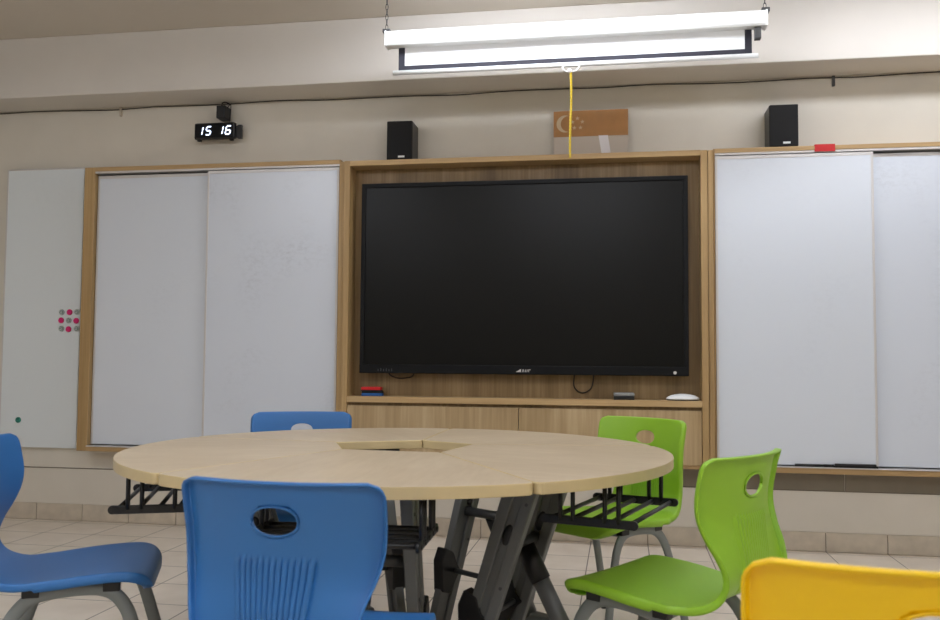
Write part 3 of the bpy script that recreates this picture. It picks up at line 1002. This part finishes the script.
    # sitter-side normal per vertex
    def front_n(v):
        n = v.normal.copy()
        f = par[v][2]
        ref = Vector((0, .25, 1)) if f < .42 else Vector((0, 1, .35))
        if f < .05: ref = Vector((0, 1, .8))
        return n if n.dot(ref) > 0 else -n
    FN = {v: front_n(v) for v in bm.verts}
    def flange(edges, steps, inward=False):
        vs = list(set(v for ed in edges for v in ed.verts))
        # outward direction in the sheet
        outd = {}
        for v in vs:
            fs = v.link_faces
            c = sum((f.calc_center_median() for f in fs), Vector()) / len(fs)
            ed_dir = [((ed.other_vert(v).co) - v.co).normalized() for ed in v.link_edges if len(ed.link_faces) == 1]
            tdir = (ed_dir[0] - ed_dir[1]) if len(ed_dir) > 1 else ed_dir[0]
            if tdir.length < 1e-6: tdir = ed_dir[0]
            tdir.normalize()
            o_ = FN[v].cross(tdir).normalized()
            if o_.dot(v.co - c) < 0: o_ = -o_
            outd[v] = o_
        prev = {v: v for v in vs}
        for (o_, b_) in steps:
            cur = {}
            for v in vs:
                f = par[v][2]
                back = b_ * (1.35 if f < .4 else 1.0)
                cur[v] = bm.verts.new(v.co + outd[v] * o_ - FN[v] * back)
            for ed in edges:
                a, c = ed.verts
                try:
                    fc = bm.faces.new((prev[a], prev[c], cur[c], cur[a])); fc.smooth = True
                except ValueError: pass
            prev = cur
    flange(out_edges, [(.0035, .0012), (.0058, .0052), (.0068, .0110), (.0072, .0190)])
    flange(hole_edges, [(.0010, .0010), (.0016, .0045), (.0010, .0085)])
    bmesh.ops.recalc_face_normals(bm, faces=bm.faces)
    me = bpy.data.meshes.new(name)
    # orientation: make the seat face up
    bm.faces.ensure_lookup_table()
    tot = sum(f.normal.z * f.calc_area() for f in bm.faces if f.calc_center_median().z < .45 and f.calc_center_median().y > -.1 and abs(f.calc_center_median().x) < .12)
    if tot < 0: bmesh.ops.reverse_faces(bm, faces=bm.faces)
    bm.to_mesh(me); bm.free()
    for p in me.polygons: p.use_smooth = True
    return me

SHELL = {}
for c in ('blue', 'green', 'yellow'):
    me = SHELL['blue'].copy() if c != 'blue' else make_shell('seat_shell')
    me.materials.clear(); me.materials.append(M[c])
    SHELL[c] = me
def make_chair(colour, label):
    t = thing('student_chair', label, 'chair', (0, 0, 0), 0, 'plastic school chairs')
    sh = bpy.data.objects.new('seat_shell', SHELL[colour]); COL.objects.link(sh); sh.parent = t
    sm = sh.modifiers.new('thickness', 'SOLIDIFY'); sm.thickness = .0045; sm.offset = -1
    for s in (-1, 1):
        bm = bmesh.new()
        xs = lambda z: s * (.168 + (.41 - z) * .075)
        pts = [(.250, .012), (.212, .16), (.172, .30), (.150, .355), (.115, .392), (.06, .405), (-.03, .400), (-.085, .385), (-.125, .345), (-.155, .28), (-.195, .15), (-.235, .012)]
        tube(bm, smooth_path([(xs(z), y, z) for y, z in pts], 6), .011, .0185, 14, ref=(1, 0, 0))
        link('leg_arch', bm, M['tube'], t, True)
        for y, z in ((.2525, .0), (-.238, .0)):
            bm = bmesh.new()
            x = xs(0)
            sub = bmesh.new()
            prism(sub, [(x + .0135 * math.cos(2 * PI * i / 16), y + .023 * math.sin(2 * PI * i / 16)) for i in range(16)], 0, .03)
            merge(bm, sub)
            link('foot_cap', bm, M['black'], t)
        for y, z in ((.115, .392), (-.085, .385)):
            bm = bmesh.new()
            box(bm, (s * .168 - .014, y - .022, z + .004), (s * .168 + .014, y + .022, z + (.038 if y > 0 else .036)), .003)
            link('seat_mount', bm, M['black'], t)
    for y, z in ((.10, .393), (-.075, .385)):
        bm = bmesh.new(); cyl(bm, (-.168, y, z), (.168, y, z), .0105, 12)
        link('cross_bar', bm, M['tube'], t)
    return t
def copy_tree(o, parent=None):
    c = o.copy(); COL.objects.link(c)
    if parent is not None: c.parent = parent
    for ch in list(o.children): copy_tree(ch, c)
    return c
CH = [('blue', 'blue school chair at the front of the table ring, its back to the camera', -.635, 1.868, -3.5, 'A'),
      ('blue', 'blue school chair at the left edge, facing right towards the table ring', -1.535, 2.355, -66, 'A'),
      ('blue', 'blue school chair behind the table ring, only its top and handle hole showing', -1.29, 3.45, 197, 'A'),
      ('green', 'green school chair right of the table ring, its ribbed back towards the camera', .118, 2.485, 57, 'B'),
      ('green', 'green school chair at the rear right of the table ring, facing the camera', -.06, 3.495, 142, 'B'),
      ('yellow', 'yellow school chair in the near right corner, only its back top showing', .362, 1.345, -2, 'C')]
first = {}
for col, lab, x, y, rz, g in CH:
    if col in first: c = copy_tree(first[col])
    else: c = make_chair(col, lab); first[col] = c
    c['label'] = lab
    c.location = (x, y, 0); c.rotation_euler = (0, 0, R(rz))

# ------------------------------------------------------------------ camera
f_px = 890.0
yaw, pitch, roll = R(9.699), R(3.132), R(.4096)
fwd = Vector((-math.sin(yaw) * math.cos(pitch), math.cos(yaw) * math.cos(pitch), math.sin(pitch)))
right = Vector((math.cos(yaw), math.sin(yaw), 0)); up = right.cross(fwd)
r2 = right * math.cos(roll) + up * math.sin(roll); u2 = -right * math.sin(roll) + up * math.cos(roll)
cam = bpy.data.cameras.new('camera'); co = bpy.data.objects.new('camera', cam); COL.objects.link(co)
mw = Matrix((r2, u2, -fwd)).transposed().to_4x4(); mw.translation = Vector((0, 0, HC))
co.matrix_world = mw
cam.sensor_fit = 'HORIZONTAL'; cam.sensor_width = 36.0; cam.lens = f_px / 940 * 36
cam.clip_start = .02
cam.dof.use_dof = True; cam.dof.focus_distance = 4.2; cam.dof.aperture_fstop = 7.0
scene.camera = co

# ------------------------------------------------------------------ world, colour
wd = bpy.data.worlds.new('world'); scene.world = wd; wd.use_nodes = True
wd.node_tree.nodes['Background'].inputs['Color'].default_value = (.05, .05, .05, 1)
wd.node_tree.nodes['Background'].inputs['Strength'].default_value = .2
scene.view_settings.view_transform = 'Standard'
scene.view_settings.look = 'None'
scene.view_settings.exposure = 0.0
scene.view_settings.gamma = 1.0
scene.view_settings.use_curve_mapping = False
try:
    scene.cycles.use_denoising = True
    scene.cycles.denoiser = 'OPENIMAGEDENOISE'
    scene.cycles.max_bounces = 10
    scene.cycles.diffuse_bounces = 5
    scene.cycles.sample_clamp_indirect = 6
    scene.cycles.caustics_reflective = False
    scene.cycles.caustics_refractive = False
except Exception:
    pass
